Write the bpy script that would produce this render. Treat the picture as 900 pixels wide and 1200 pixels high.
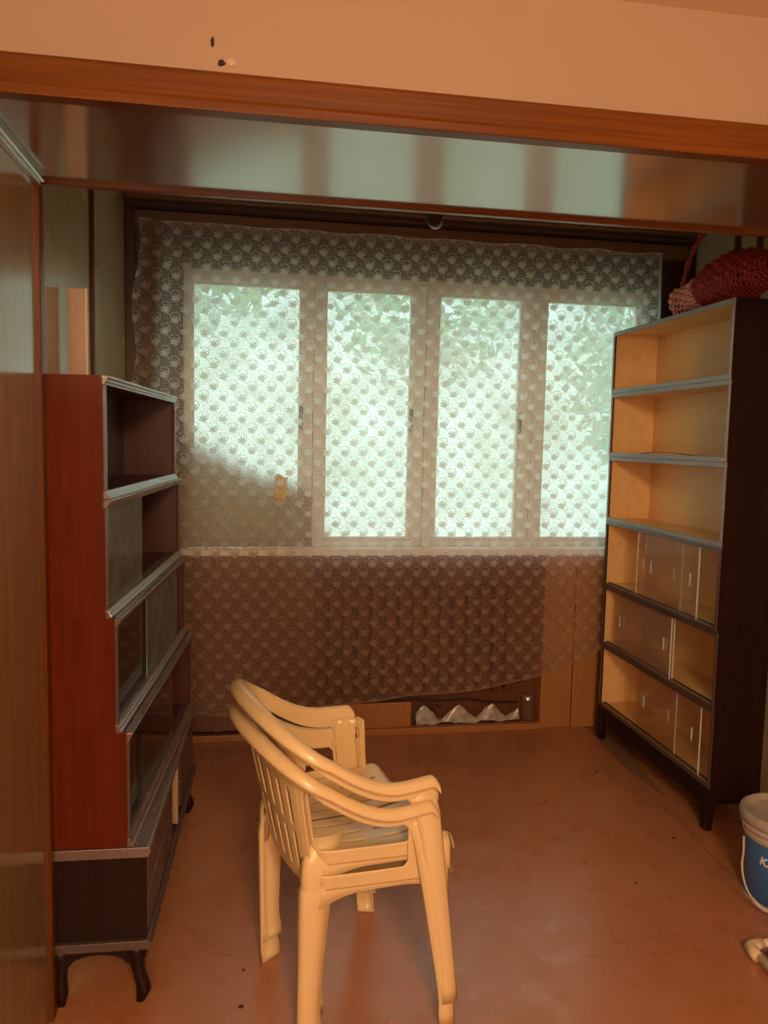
import bpy, bmesh, math, random
from mathutils import Vector, Matrix
random.seed(7)
PI = math.pi
D = bpy.data
for o in list(D.objects): D.objects.remove(o)
SC = bpy.context.scene
COL = SC.collection

# ------------------------------------------------------------------ camera
cam_d = D.cameras.new('camera'); cam = D.objects.new('camera', cam_d); COL.objects.link(cam)
F = 910.0; H = 1.5
def _n(v): return v.normalized()
cy_ = _n(Vector((300-450, 513-600, F)))            # room depth axis seen by the camera
cx_ = Vector((6015-450, 637-600, F)); cx_ = _n(cx_ - cy_*cx_.dot(cy_))
cz_ = cx_.cross(cy_)
if cz_.y > 0: cz_ = -cz_
right = Vector((cx_.x, cy_.x, cz_.x)); down = Vector((cx_.y, cy_.y, cz_.y)); fwd = Vector((cx_.z, cy_.z, cz_.z))
m = Matrix((right, -down, -fwd)).transposed().to_4x4(); m.translation = Vector((0, 0, H))
cam.matrix_world = m
cam_d.sensor_fit = 'VERTICAL'; cam_d.sensor_height = 36; cam_d.lens = F/1200*36
cam_d.clip_start = 0.02
SC.camera = cam

# ------------------------------------------------------------------ world, lights, exposure
SC.view_settings.view_transform = 'Standard'; SC.view_settings.look = 'None'
SC.view_settings.gamma = 1; SC.view_settings.exposure = 0.0; SC.view_settings.use_curve_mapping = False
w = D.worlds.new('sky'); SC.world = w; w.use_nodes = True
bg = w.node_tree.nodes['Background']; bg.inputs[0].default_value = (0.80, 1.0, 0.97, 1); bg.inputs[1].default_value = 2.25

def area(name, loc, target, sx, sy, power, color, portal=False):
    l = D.lights.new(name, 'AREA'); l.shape = 'RECTANGLE'; l.size = sx; l.size_y = sy; l.energy = power; l.color = color
    o = D.objects.new(name, l); COL.objects.link(o); o.location = loc
    o.rotation_euler = (Vector(target)-Vector(loc)).to_track_quat('-Z', 'Y').to_euler()
    if portal: l.cycles.is_portal = True
    return o
area('window_portal', (0.83, 3.97, 1.62), (0.83, 0, 1.62), 2.4, 1.35, 1, (1, 1, 1), True)
# warm fill added to brighten the right bookcase, and the front room ceiling lamp
area('bookcase_warm_fill', (-0.05, -1.6, 1.45), (1.7, 3.0, 1.2), 0.7, 1.2, 34, (1.0, 0.70, 0.45))
area('front_room_ceiling_lamp', (0.35, -1.1, 2.30), (0.6, 3.0, 0.7), 0.45, 0.45, 66, (1.0, 0.66, 0.38))

# ------------------------------------------------------------------ node material helpers
def new_mat(name):
    mt = D.materials.new(name); mt.use_nodes = True
    nt = mt.node_tree; return mt, nt, nt.nodes['Principled BSDF']
def col4(c): return (c[0], c[1], c[2], 1)
def nd(nt, t, **k):
    n = nt.nodes.new(t)
    for a, b in k.items(): setattr(n, a, b)
    return n
def mixc(nt, fac, a, b, mode='MIX'):
    n = nd(nt, 'ShaderNodeMix', data_type='RGBA', blend_type=mode)
    L = nt.links
    for sock, v in ((n.inputs[0], fac), (n.inputs[6], a), (n.inputs[7], b)):
        if isinstance(v, bpy.types.NodeSocket): L.new(v, sock)
        elif isinstance(v, (tuple, list)): sock.default_value = col4(v)
        else: sock.default_value = v
    return n.outputs[2]
def ramp(nt, src, p0, p1, c0=(0,0,0), c1=(1,1,1)):
    r = nd(nt, 'ShaderNodeValToRGB'); nt.links.new(src, r.inputs[0])
    r.color_ramp.elements[0].position = p0; r.color_ramp.elements[0].color = col4(c0)
    r.color_ramp.elements[1].position = p1; r.color_ramp.elements[1].color = col4(c1)
    return r.outputs[0]
def noise(nt, scale, vec=None, detail=4, rough=.55, stretch=None, coord='Object'):
    tc = nd(nt, 'ShaderNodeTexCoord'); src = tc.outputs[coord]
    if stretch:
        mp = nd(nt, 'ShaderNodeMapping'); mp.inputs['Scale'].default_value = stretch; nt.links.new(src, mp.inputs[0]); src = mp.outputs[0]
    n = nd(nt, 'ShaderNodeTexNoise'); n.inputs['Scale'].default_value = scale; n.inputs['Detail'].default_value = detail
    n.inputs['Roughness'].default_value = rough; nt.links.new(src, n.inputs[0]); return n.outputs[0]
def bump(nt, b, h, strength, dist=.002):
    n = nd(nt, 'ShaderNodeBump'); n.inputs['Strength'].default_value = strength; n.inputs['Distance'].default_value = dist
    nt.links.new(h, n.inputs['Height']); nt.links.new(n.outputs[0], b.inputs['Normal'])
def plain(name, c, rough=.5, metal=0, var=.12, scale=25, ior=1.45, coat=0, spec=.5):
    mt, nt, b = new_mat(name)
    nz = noise(nt, scale); f = ramp(nt, nz, .3, .7)
    nt.links.new(mixc(nt, f, tuple(x*(1-var) for x in c), tuple(min(1, x*(1+var)) for x in c)), b.inputs['Base Color'])
    b.inputs['Roughness'].default_value = rough; b.inputs['Metallic'].default_value = metal; b.inputs['IOR'].default_value = ior
    b.inputs['Coat Weight'].default_value = coat; b.inputs['Specular IOR Level'].default_value = spec
    bump(nt, b, nz, .15, .001)
    return mt
def wood(name, c0, c1, rough=.4, grain=(30, 30, 1.6), scale=3, ior=1.5, coat=0, coat_rough=.15, wear=None, spec=.5):
    mt, nt, b = new_mat(name)
    g = noise(nt, scale, stretch=grain, detail=6, rough=.6); big = noise(nt, 2.2, detail=2)
    c = mixc(nt, ramp(nt, g, .32, .68), c0, c1)
    c = mixc(nt, ramp(nt, big, .35, .75, (0,0,0), (.35,.35,.35)), c, tuple(x*.7 for x in c0))
    if wear:
        wn = noise(nt, 38, detail=5, rough=.7)
        c = mixc(nt, ramp(nt, wn, .66, .74), c, wear)
    nt.links.new(c, b.inputs['Base Color'])
    nt.links.new(ramp(nt, big, .3, .7, (rough*.85,)*3, (min(1, rough*1.2),)*3), b.inputs['Roughness'])
    b.inputs['IOR'].default_value = ior; b.inputs['Coat Weight'].default_value = coat; b.inputs['Coat Roughness'].default_value = coat_rough
    b.inputs['Specular IOR Level'].default_value = spec
    bump(nt, b, g, .12, .001)
    return mt

M = {}
M['veneer'] = wood('pale_lacquered_veneer', (.25, .155, .065), (.33, .21, .095), .17, (14, 14, .8), ior=1.9)
M['veneer_lit'] = wood('window_lit_olive_veneer', (.42, .34, .19), (.50, .41, .25), .25, (14, 14, .8), ior=1.7)  # same wall veneer, colour raised to paint in the window light on it
M['soffit'] = wood('glossy_soffit_veneer', (.20, .11, .06), (.26, .15, .085), .13, (.7, 16, 16), ior=4.6)
M['trim'] = wood('orange_varnished_trim', (.115, .030, .004), (.19, .056, .008), .3, (1.2, 40, 40), 2.5, 1.5, spec=.25)
M['trim_v'] = wood('orange_varnished_post', (.10, .026, .005), (.16, .046, .009), .3, (40, 40, 1.2), 2.5, 1.5, spec=.15)
M['darkwood_h'] = wood('dark_brown_cornice', (.18, .10, .055), (.25, .14, .08), .45, (1.2, 40, 40), 2.5)
M['darkwood'] = wood('dark_brown_frame_wood', (.07, .033, .02), (.11, .05, .03), .5, (40, 40, 1.2), 2.5)
M['ceiling'] = wood('shaded_ceiling_board', (.42, .28, .15), (.50, .34, .19), .45, (1, 20, 20), 2)
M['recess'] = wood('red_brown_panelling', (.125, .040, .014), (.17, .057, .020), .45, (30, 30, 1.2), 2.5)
M['pillar'] = wood('orange_brown_board', (.38, .15, .045), (.47, .20, .065), .38, (30, 30, 1.2), 2.5)
M['pinkpaint'] = plain('salmon_wall_paint', (.385, .24, .155), .6, var=.03, scale=3)
M['ceilpaint'] = plain('cream_ceiling_paint', (.80, .62, .45), .7, var=.03, scale=3)
M['hole'] = plain('dark_hole', (.03, .01, .008), .8)
M['chip'] = plain('bare_plaster_chip', (.50, .34, .23), .8)
M['beige'] = plain('beige_wall_paint', (.45, .34, .22), .5, var=.05, scale=4)
M['white_frame'] = plain('old_white_window_paint', (.82, .77, .72), .45, var=.08)
M['sill'] = plain('white_sill_paint', (.88, .84, .80), .4, var=.05)
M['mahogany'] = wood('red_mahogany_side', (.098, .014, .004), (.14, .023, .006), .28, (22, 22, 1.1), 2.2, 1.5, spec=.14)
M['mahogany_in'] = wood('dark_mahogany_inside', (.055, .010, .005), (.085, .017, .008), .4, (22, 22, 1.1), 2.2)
M['mahogany_edge'] = wood('worn_dark_moulding', (.12, .065, .048), (.18, .105, .08), .25, (40, 1.5, 40), 3, 2.0, wear=(.40, .30, .24))
M['mahogany_dark'] = wood('near_black_base_wood', (.016, .005, .003), (.026, .009, .005), .35, (22, 22, 1.1), 2.2, spec=.2)
M['black_wood'] = wood('near_black_bookcase_wood', (.016, .006, .0045), (.028, .010, .007), .42, (22, 22, 1.1), 2.2, spec=.15)
M['tan_wood'] = wood('light_tan_inside_wood', (.80, .48, .19), (.88, .57, .26), .38, (12, 1.2, 12), 2.2, 1.5)
M['grey_edge'] = wood('grey_worn_sheen_edge', (.22, .19, .19), (.30, .27, .27), .35, (30, 1.5, 30), 3, 1.7, wear=(.42, .37, .33))  # wear, plus the reflected sheen of the upper rows put into the grey
M['dark_edge'] = wood('dark_shelf_edge', (.07, .04, .03), (.11, .065, .05), .3, (30, 1.5, 30), 3, 1.7)
M['plastic'] = plain('cream_yellow_plastic', (.88, .64, .33), .24, var=.03, scale=6, ior=1.5)
M['alu'] = plain('brushed_aluminium_angle', (.70, .68, .62), .3, metal=.9, var=.06)
M['wicker_red'] = plain('wine_red_wicker', (.33, .03, .03), .45, var=.3, scale=60)
M['wicker_pink'] = plain('faded_pink_wicker', (.88, .42, .36), .55, var=.25, scale=80)
M['bucket_blue'] = plain('blue_bucket_label', (.05, .16, .42), .35, var=.15, scale=14)
M['bucket_white'] = plain('dusty_white_bucket_plastic', (.56, .50, .46), .4, var=.1, scale=18)
M['bucket_lid'] = plain('dusty_grey_lid', (.42, .36, .31), .6, var=.14, scale=14)
M['text_white'] = plain('pale_print', (.72, .72, .72), .5)
M['pipe'] = plain('cream_plastic_pipe', (.82, .62, .48), .35, var=.06)
M['elbow'] = plain('cream_plastic_elbow', (.80, .62, .38), .4, var=.08)
M['yellow'] = plain('yellow_paper', (.80, .55, .05), .6, var=.1)
M['black'] = plain('black_cable', (.02, .017, .015), .4)
M['lamp_dark'] = plain('dark_lamp_holder', (.035, .02, .016), .4)
M['iron'] = plain('brown_painted_iron', (.135, .045, .017), .4)
M['leaf'] = plain('tree_leaf', (.16, .34, .07), .6, var=.4, scale=3)
M['bark'] = plain('tree_bark', (.12, .08, .05), .9)
M['grass'] = plain('outside_lawn', (.20, .30, .10), .9)
M['plasticbag'] = plain('crumpled_grey_plastic', (.42, .36, .30), .25, var=.3)
M['cloth'] = plain('brown_cloth', (.34, .22, .15), .9, var=.15)
M['plank'] = wood('pinkish_raw_plank', (.50, .29, .17), (.58, .35, .22), .55, (30, 30, 1.2), 2.5)
M['plank_edge'] = wood('light_plank_edge', (.72, .48, .28), (.78, .54, .34), .55, (30, 30, 1.2), 2.5)
M['crumb'] = plain('dark_crumb', (.06, .02, .012), .8)

def glass_mat(name, tint, dust, dustcol, refl_rough=.05, dscale=6):
    mt, nt, b = new_mat(name); nt.nodes.remove(b); L = nt.links
    out = nt.nodes['Material Output']
    tr = nd(nt, 'ShaderNodeBsdfTransparent'); tr.inputs[0].default_value = col4(tint)
    gl = nd(nt, 'ShaderNodeBsdfGlossy'); gl.inputs['Roughness'].default_value = refl_rough
    df = nd(nt, 'ShaderNodeBsdfDiffuse'); df.inputs[0].default_value = col4(dustcol)
    ts = nd(nt, 'ShaderNodeBsdfTranslucent'); ts.inputs[0].default_value = col4(dustcol)
    fr = nd(nt, 'ShaderNodeFresnel'); fr.inputs[0].default_value = 1.5
    geo = nd(nt, 'ShaderNodeNewGeometry'); inv = nd(nt, 'ShaderNodeMath', operation='SUBTRACT'); inv.inputs[0].default_value = 1; L.new(geo.outputs['Backfacing'], inv.inputs[1])
    fm = nd(nt, 'ShaderNodeMath', operation='MULTIPLY'); L.new(fr.outputs[0], fm.inputs[0]); L.new(inv.outputs[0], fm.inputs[1])   # reflect once, at the outer face
    a = nd(nt, 'ShaderNodeMixShader'); L.new(fm.outputs[0], a.inputs[0]); L.new(tr.outputs[0], a.inputs[1]); L.new(gl.outputs[0], a.inputs[2])
    d2 = nd(nt, 'ShaderNodeMixShader'); d2.inputs[0].default_value = .5; L.new(df.outputs[0], d2.inputs[1]); L.new(ts.outputs[0], d2.inputs[2])
    nz = noise(nt, dscale, detail=5, rough=.65)
    f = ramp(nt, nz, .3, .75, (dust*.6,)*3, (min(1, dust*1.4),)*3)
    c = nd(nt, 'ShaderNodeMixShader'); dm = nd(nt, 'ShaderNodeMath', operation='MULTIPLY'); L.new(f, dm.inputs[0]); L.new(inv.outputs[0], dm.inputs[1]); L.new(dm.outputs[0], c.inputs[0]); L.new(a.outputs[0], c.inputs[1]); L.new(d2.outputs[0], c.inputs[2])
    L.new(c.outputs[0], out.inputs[0]); return mt
M['window_glass'] = glass_mat('hazy_window_glass', (.94, .98, .96), .88, (.90, .98, .95), .38)
M['glass_thin'] = glass_mat('faintly_dusty_shelf_glass', (.97, .95, .92), .03, (.88, .76, .64), .08)
M['glass'] = glass_mat('dusty_shelf_glass', (.96, .94, .91), .20, (.66, .56, .50), .10)
M['glass_dusty'] = glass_mat('very_dusty_glass', (.80, .82, .78), .55, (.42, .44, .40), .12, 12)
M['glass_clear'] = glass_mat('clear_shelf_glass', (.93, .95, .92), .03, (.6, .6, .56), .05)
M['glass_edge'] = plain('pale_glass_edge', (.62, .68, .62), .2)

def cloth_mat():
    mt, nt, b = new_mat('soft_top_brown_cloth'); nt.nodes.remove(b); L = nt.links; out = nt.nodes['Material Output']
    df = nd(nt, 'ShaderNodeBsdfDiffuse'); df.inputs[0].default_value = (.32, .20, .12, 1)
    ts = nd(nt, 'ShaderNodeBsdfTranslucent'); ts.inputs[0].default_value = (.42, .30, .20, 1)
    mx = nd(nt, 'ShaderNodeMixShader'); mx.inputs[0].default_value = .35; L.new(df.outputs[0], mx.inputs[1]); L.new(ts.outputs[0], mx.inputs[2])
    at = nd(nt, 'ShaderNodeAttribute'); at.attribute_name = 'weave'; tr = nd(nt, 'ShaderNodeBsdfTransparent'); m2 = nd(nt, 'ShaderNodeMixShader')  # opacity runs to clear at the top, a painted-in hazy edge
    L.new(at.outputs['Fac'], m2.inputs[0]); L.new(tr.outputs[0], m2.inputs[1]); L.new(mx.outputs[0], m2.inputs[2]); L.new(m2.outputs[0], out.inputs[0])
    return mt
M['cloth'] = cloth_mat()
def floor_mat():
    mt, nt, b = new_mat('brown_painted_floor'); L = nt.links
    big = noise(nt, 1.3, detail=4); mid = noise(nt, 7, detail=6, rough=.65); fine = noise(nt, 45, detail=4)
    scr = noise(nt, 5, stretch=(1, 14, 1), detail=5, rough=.7)
    c = mixc(nt, ramp(nt, big, .35, .65), (.44, .165, .062), (.53, .205, .085))
    c = mixc(nt, ramp(nt, mid, .45, .75, (0,0,0), (.32,.32,.32)), c, (.50, .25, .15))
    c = mixc(nt, ramp(nt, scr, .62, .80, (0,0,0), (.30,.30,.30)), c, (.24, .09, .045))
    c = mixc(nt, ramp(nt, fine, .70, .76, (0,0,0), (.5,.5,.5)), c, (.20, .08, .04))
    L.new(c, b.inputs['Base Color'])
    L.new(ramp(nt, mid, .3, .7, (.20,)*3, (.42,)*3), b.inputs['Roughness'])
    b.inputs['IOR'].default_value = 1.85
    bump(nt, b, big, .25, .01)
    return mt
M['floor'] = floor_mat()
M['floor_edge'] = wood('dark_bare_floor_board', (.26, .115, .055), (.33, .15, .08), .4, (25, 1.2, 25), 2.2)

def lace_mat():
    mt, nt, b = new_mat('white_floral_lace'); nt.nodes.remove(b); L = nt.links
    out = nt.nodes['Material Output']
    uv = nd(nt, 'ShaderNodeUVMap'); sp = nd(nt, 'ShaderNodeSeparateXYZ'); L.new(uv.outputs[0], sp.inputs[0])
    def MA(op, a, b_=None, c=None):
        n = nd(nt, 'ShaderNodeMath', operation=op)
        for i, v in enumerate((a, b_, c)):
            if v is None: continue
            if isinstance(v, (int, float)): n.inputs[i].default_value = v
            else: L.new(v, n.inputs[i])
        return n.outputs[0]
    P, Q = .088, .049
    U, V = sp.outputs[0], sp.outputs[1]
    v = MA('DIVIDE', V, Q); row = MA('FLOOR', v); odd = MA('MODULO', row, 2)
    odd = MA('ABSOLUTE', odd)
    u = MA('ADD', MA('DIVIDE', U, P), MA('MULTIPLY', odd, .5))
    x = MA('MULTIPLY', MA('SUBTRACT', MA('FRACT', u), .5), P)
    y = MA('MULTIPLY', MA('SUBTRACT', MA('FRACT', v), .5), Q)
    # square net
    def net(s):
        f = MA('ABSOLUTE', MA('SUBTRACT', MA('FRACT', MA('DIVIDE', s, .0098)), .5))
        return MA('LESS_THAN', f, .135)
    mesh = MA('MAXIMUM', net(U), net(V))
    # tulip with five petals
    y1 = MA('ADD', y, .010)
    r = MA('SQRT', MA('ADD', MA('MULTIPLY', x, x), MA('MULTIPLY', y1, y1)))
    th = MA('ARCTAN2', y1, x)
    pet = MA('ABSOLUTE', MA('COSINE', MA('MULTIPLY', th, 3.5)))
    lim = MA('ADD', MA('MULTIPLY', pet, .0135), .0080)
    tul = MA('LESS_THAN', r, lim)
    eye = MA('LESS_THAN', MA('SQRT', MA('ADD', MA('MULTIPLY', x, x), MA('MULTIPLY', MA('SUBTRACT', y, .004), MA('SUBTRACT', y, .004)))), .0028)
    # loop around it and slanting scroll lines
    ring = MA('LESS_THAN', MA('ABSOLUTE', MA('SUBTRACT', MA('SQRT', MA('ADD', MA('MULTIPLY', x, x), MA('MULTIPLY', MA('ADD', y, -.004), MA('ADD', y, -.004)))), .0215)), .0019)
    ring = MA('MULTIPLY', ring, MA('GREATER_THAN', MA('ADD', x, y), -.004))
    wv = MA('MULTIPLY', MA('SINE', MA('MULTIPLY', U, 2*PI/P)), .010)
    dg = MA('FRACT', MA('DIVIDE', MA('ADD', MA('ADD', MA('MULTIPLY', U, .098/P), V), wv), .098))
    scr = MA('LESS_THAN', MA('ABSOLUTE', MA('SUBTRACT', dg, .5)), .017)
    solid = MA('MAXIMUM', MA('MAXIMUM', tul, ring), scr)
    solid = MA('MULTIPLY', solid, MA('SUBTRACT', 1, eye))
    dens = MA('MAXIMUM', MA('MULTIPLY', solid, .95), MA('MULTIPLY', mesh, .62))
    dens = MA('ADD', MA('MULTIPLY', dens, .96), .04)
    # hem is a closely woven band, marked by a vertex colour
    at = nd(nt, 'ShaderNodeAttribute'); at.attribute_name = 'hem'
    dens = MA('MAXIMUM', dens, MA('MULTIPLY', at.outputs['Fac'], .9))
    tr = nd(nt, 'ShaderNodeBsdfTransparent')
    df = nd(nt, 'ShaderNodeBsdfDiffuse'); df.inputs[0].default_value = (.70, .49, .33, 1)
    ts = nd(nt, 'ShaderNodeBsdfTranslucent'); ts.inputs[0].default_value = (.97, .93, .88, 1)
    mx = nd(nt, 'ShaderNodeMixShader'); mx.inputs[0].default_value = .7; L.new(df.outputs[0], mx.inputs[1]); L.new(ts.outputs[0], mx.inputs[2])
    fin = nd(nt, 'ShaderNodeMixShader'); L.new(dens, fin.inputs[0]); L.new(tr.outputs[0], fin.inputs[1]); L.new(mx.outputs[0], fin.inputs[2])
    L.new(fin.outputs[0], out.inputs[0]); return mt
M['lace'] = lace_mat()

# ------------------------------------------------------------------ geometry helpers
def link(name, me, mat, parent=None, bevel=0, smooth=False, loc=None, rot=None, seg=2):
    o = D.objects.new(name, me); COL.objects.link(o)
    if mat: me.materials.append(M[mat] if isinstance(mat, str) else mat)
    if parent: o.parent = parent
    if loc is not None: o.location = loc
    if rot is not None: o.rotation_euler = rot
    if smooth:
        for p in me.polygons: p.use_smooth = True
    if bevel:
        md = o.modifiers.new('bevel', 'BEVEL'); md.width = bevel; md.segments = seg; md.limit_method = 'ANGLE'
    return o
class MB:
    def __init__(s): s.v = []; s.f = []
    def box(s, x0, x1, y0, y1, z0, z1):
        b = len(s.v)
        s.v += [(x, y, z) for z in (z0, z1) for (x, y) in ((x0, y0), (x1, y0), (x1, y1), (x0, y1))]
        s.f += [tuple(b+i for i in q) for q in ((3,2,1,0),(4,5,6,7),(0,1,5,4),(1,2,6,5),(2,3,7,6),(3,0,4,7))]
        return s
    def prism(s, pts, axis, a0, a1):
        """closed outline in the plane across 'axis', extruded from a0 to a1"""
        b = len(s.v); n = len(pts)
        for a in (a0, a1):
            for p in pts:
                q = list(p); q.insert('xyz'.index(axis), a); s.v.append(tuple(q))
        s.f.append(tuple(b+i for i in range(n))[::-1]); s.f.append(tuple(b+n+i for i in range(n)))
        for i in range(n): s.f.append((b+i, b+(i+1) % n, b+n+(i+1) % n, b+n+i))
        return s
    def tube(s, pts, rad, n=8, cap=True):
        b = len(s.v); P_ = [Vector(p) for p in pts]; R = rad if isinstance(rad, (list, tuple)) else [rad]*len(pts)
        up = None
        for i, p in enumerate(P_):
            t = (P_[min(i+1, len(P_)-1)] - P_[max(i-1, 0)]).normalized()
            if up is None: up = t.orthogonal().normalized()
            up = (up - t*up.dot(t)).normalized(); sd = t.cross(up)
            for k in range(n):
                a = 2*PI*k/n; s.v.append(tuple(p + (up*math.cos(a)+sd*math.sin(a))*R[i]))
        for i in range(len(P_)-1):
            for k in range(n):
                a = b+i*n+k; c = b+i*n+(k+1) % n; s.f.append((a, c, c+n, a+n))
        if cap:
            s.f.append(tuple(b+k for k in range(n))[::-1]); s.f.append(tuple(b+(len(P_)-1)*n+k for k in range(n)))
        return s
    def lathe(s, prof, n=32, center=(0, 0), closed=False):
        b = len(s.v)
        for r, z in prof:
            for k in range(n):
                a = 2*PI*k/n; s.v.append((center[0]+r*math.cos(a), center[1]+r*math.sin(a), z))
        for i in range(len(prof)-1):
            for k in range(n):
                a = b+i*n+k; c = b+i*n+(k+1) % n; s.f.append((a, c, c+n, a+n))
        return s
    def grid(s, rows):
        b = len(s.v); n = len(rows[0])
        for r in rows: s.v += [tuple(p) for p in r]
        for i in range(len(rows)-1):
            for k in range(n-1): s.f.append((b+i*n+k, b+i*n+k+1, b+(i+1)*n+k+1, b+(i+1)*n+k))
        return s
    def mesh(s, name):
        me = D.meshes.new(name); me.from_pydata(s.v, [], s.f); me.update()
        bm = bmesh.new(); bm.from_mesh(me); bmesh.ops.recalc_face_normals(bm, faces=bm.faces); bm.to_mesh(me); bm.free()
        return me
    def build(s, name, mat, parent=None, **k): return link(name, s.mesh(name), mat, parent, **k)
def struct(o): o['kind'] = 'structure'; return o
def thing(name, label, cat, loc=(0, 0, 0), rz=0, group=None):
    o = D.objects.new(name, None); COL.objects.link(o); o.location = loc; o.rotation_euler = (0, 0, rz); o.empty_display_size = .1
    o['label'] = label; o['category'] = cat
    if group: o['group'] = group
    return o
def tag(o, label, cat, group=None):
    o['label'] = label; o['category'] = cat
    if group: o['group'] = group
    return o
def lab(o, l): o['label'] = l; return o

# ------------------------------------------------------------------ the setting
FX0, FX1, FY0 = -.51, 3.1, -1.9            # front room
AX0, AX1, AYB = -.59, 2.2, 3.82            # alcove
SB0, SB1, SZ = 1.535, 2.03, 2.10           # soffit
fl = MB(); fl.prism([(-.64, FY0-.1), (FX1+.1, FY0-.1), (FX1+.1, 1.0), (1.60, 1.0), (1.664, 2.38), (1.742, 3.75), (1.742, 4.0), (-.64, 4.0)], 'z', -.05, 0)
struct(fl.build('floor', 'floor'))
fe = MB(); fe.prism([(1.607, 1.0), (3.2, 1.0), (3.2, 4.0), (1.749, 4.0), (1.749, 3.75), (1.671, 2.38)], 'z', -.055, -.004)
o = struct(fe.build('trim_1', 'floor')); 
struct(MB().box(1.5, 1.9, .9, 4.0, -.08, -.052).build('floor_underlay', 'hole')); ed = MB(); ed.prism([(1.750, 3.78), (1.728, 3.42), (1.722, 3.25), (1.728, 3.14), (1.742, 3.02), (1.752, 2.96), (1.765, 3.06), (1.775, 3.2), (1.80, 3.3), (1.86, 3.5), (1.98, 3.78)], 'z', -.004, -.0025)
struct(ed.build('trim_2', 'floor_edge'))

# left wall: lacquered panel up to the post, then the set-back alcove wall
pn = struct(MB().box(FX0-.03, FX0, FY0, 1.965, 0, SZ).build('wall_left', 'veneer'))
MB().box(FX0-.03, FX0, FY0, SB0, SZ+.0, 2.42).build('upper_panel', 'pinkpaint', pn)
struct(MB().box(FX0-.028, FX0+.010, 1.965, 2.003, 0, SZ).build('trim_3', 'trim_v', bevel=.004))
al = MB(); al.box(AX0-.03, AX0, 2.003, 3.80, 0, 2.60)
wl = struct(al.build('wall_alcove_left', 'veneer_lit'))
MB().box(AX0, AX0+.012, 2.978, 3.008, 0, 2.56).build('batten', 'trim_v', wl, bevel=.003)
MB().box(AX0, AX0+.012, 2.20, 2.225, 0, 2.56).build('batten', 'trim_v', wl, bevel=.003)
MB().box(AX0, AX0+.045, 3.735, 3.775, 0, 2.56).build('corner_post', 'darkwood', wl, bevel=.004)
# aluminium angle along the panel top
am = MB(); am.box(FX0, FX0+.012, 0.2, 1.975, SZ-.026, SZ-.001); am.box(FX0, FX0+.020, .2, 1.975, SZ-.0045, SZ-.0012)
am.tube([(FX0+.014, .2, SZ-.014), (FX0+.014, 1.98, SZ-.014)], .005)
tag(am.build('aluminium_angle', 'alu', bevel=.001), 'pale aluminium angle strip along the top of the left panel', 'trim strip')

# beam between the rooms
bmw = struct(MB().box(-.54, FX1, SB0+.02, SB1-.01, SZ+.012, 2.62).build('wall_front', 'pinkpaint'))
MB().box(-.54, FX1, SB0+.01, SB1-.005, SZ, SZ+.011).build('soffit_panel', 'soffit', bmw)
tp = MB(); tp.prism([(SB0-.022, 2.094), (SB0+.012, 2.094), (SB0+.012, 2.168), (SB0-.010, 2.168), (SB0-.014, 2.160), (SB0-.014, 2.118), (SB0-.018, 2.112), (SB0-.022, 2.112)], 'x', -.54, FX1)
struct(tp.build('trim_4', 'trim', bevel=.002))
struct(MB().box(-.54, FX1, SB1-.012, SB1+.008, SZ-.010, SZ+.012).build('trim_5', 'trim', bevel=.002))
# marks on the wall above the trim
hm = MB()
def blob(mb, cx, cz, rx, rz, y, n=12, seed=0, th=.003):
    rr = random.Random(seed)
    mb.prism([(cx+rx*math.cos(2*PI*k/n)*rr.uniform(.75, 1.15), cz+rz*math.sin(2*PI*k/n)*rr.uniform(.75, 1.15)) if False else (cx+rx*math.cos(2*PI*k/n)*rr.uniform(.75, 1.15), cz+rz*math.sin(2*PI*k/n)*rr.uniform(.75, 1.15)) for k in range(n)], 'y', y, y+th)
    return mb
for (cx, cz, rx, rz, s_) in ((-.0845, 2.232, .0035, .010, 1), (-.068, 2.196, .007, .0065, 2)):
    blob(MB(), cx, cz, rx, rz, SB0+.018, seed=s_).build('nail_hole', 'hole', bmw)
blob(MB(), -.049, 2.200, .008, .008, SB0+.0185, seed=3, th=.0016).build('paint_chip', 'chip', bmw)

# alcove ceiling: boards with recessed joints
ce = struct(MB().box(AX0-.05, AX1+.05, SB1-.01, 4.0, 2.575, 2.62).build('ceiling', 'darkwood_h'))
for k in range(4):
    x0 = AX0 + k*.70; MB().box(x0+.004, min(x0+.696, AX1), SB1, 3.66, 2.562, 2.576).build('ceiling_board', 'ceiling', ce, bevel=.002)
# right walls
wr = struct(MB().box(AX1, AX1+.05, 2.02, 3.82, -.004, 2.6).build('wall_right', 'beige'))
for y in (3.365, 3.20): MB().box(AX1-.012, AX1, y, y+.035, 0, 2.56).build('batten', 'trim_v', wr, bevel=.003)
MB().box(AX1-.04, AX1, 3.735, 3.775, 0, 2.56).build('corner_post', 'darkwood', wr, bevel=.004)
fr = MB(); fr.box(FX1, FX1+.05, FY0, 2.02, 0, 2.42); fr.box(AX1, FX1, 1.98, 2.03, -.004, 2.10)
struct(fr.build('wall_front_right', 'beige'))
struct(MB().box(FX0-.03, FX1+.05, FY0-.05, FY0, 0, 2.42).build('wall_rear', 'pinkpaint'))
struct(MB().box(FX0-.03, FX1+.05, FY0-.05, SB0+.03, 2.392, 2.45).build('ceiling_front', 'ceilpaint'))

# back wall around the windows
WZ0, WZ1 = .985, 2.26
wb = MB(); wb.box(AX0-.03, -.345, 3.82, 3.94, 0, 2.6); wb.box(2.01, AX1+.05, 3.82, 3.94, 0, 2.6)
wb.box(-.345, 2.01, 3.82, 3.94, WZ1+.035, 2.6)
wbk = struct(wb.build('wall_back', 'darkwood'))
lo = MB(); lo.box(-.345, 2.01, 3.90, 3.95, 0, .93)
lob = lo.build('panel', 'recess', wbk)
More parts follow.
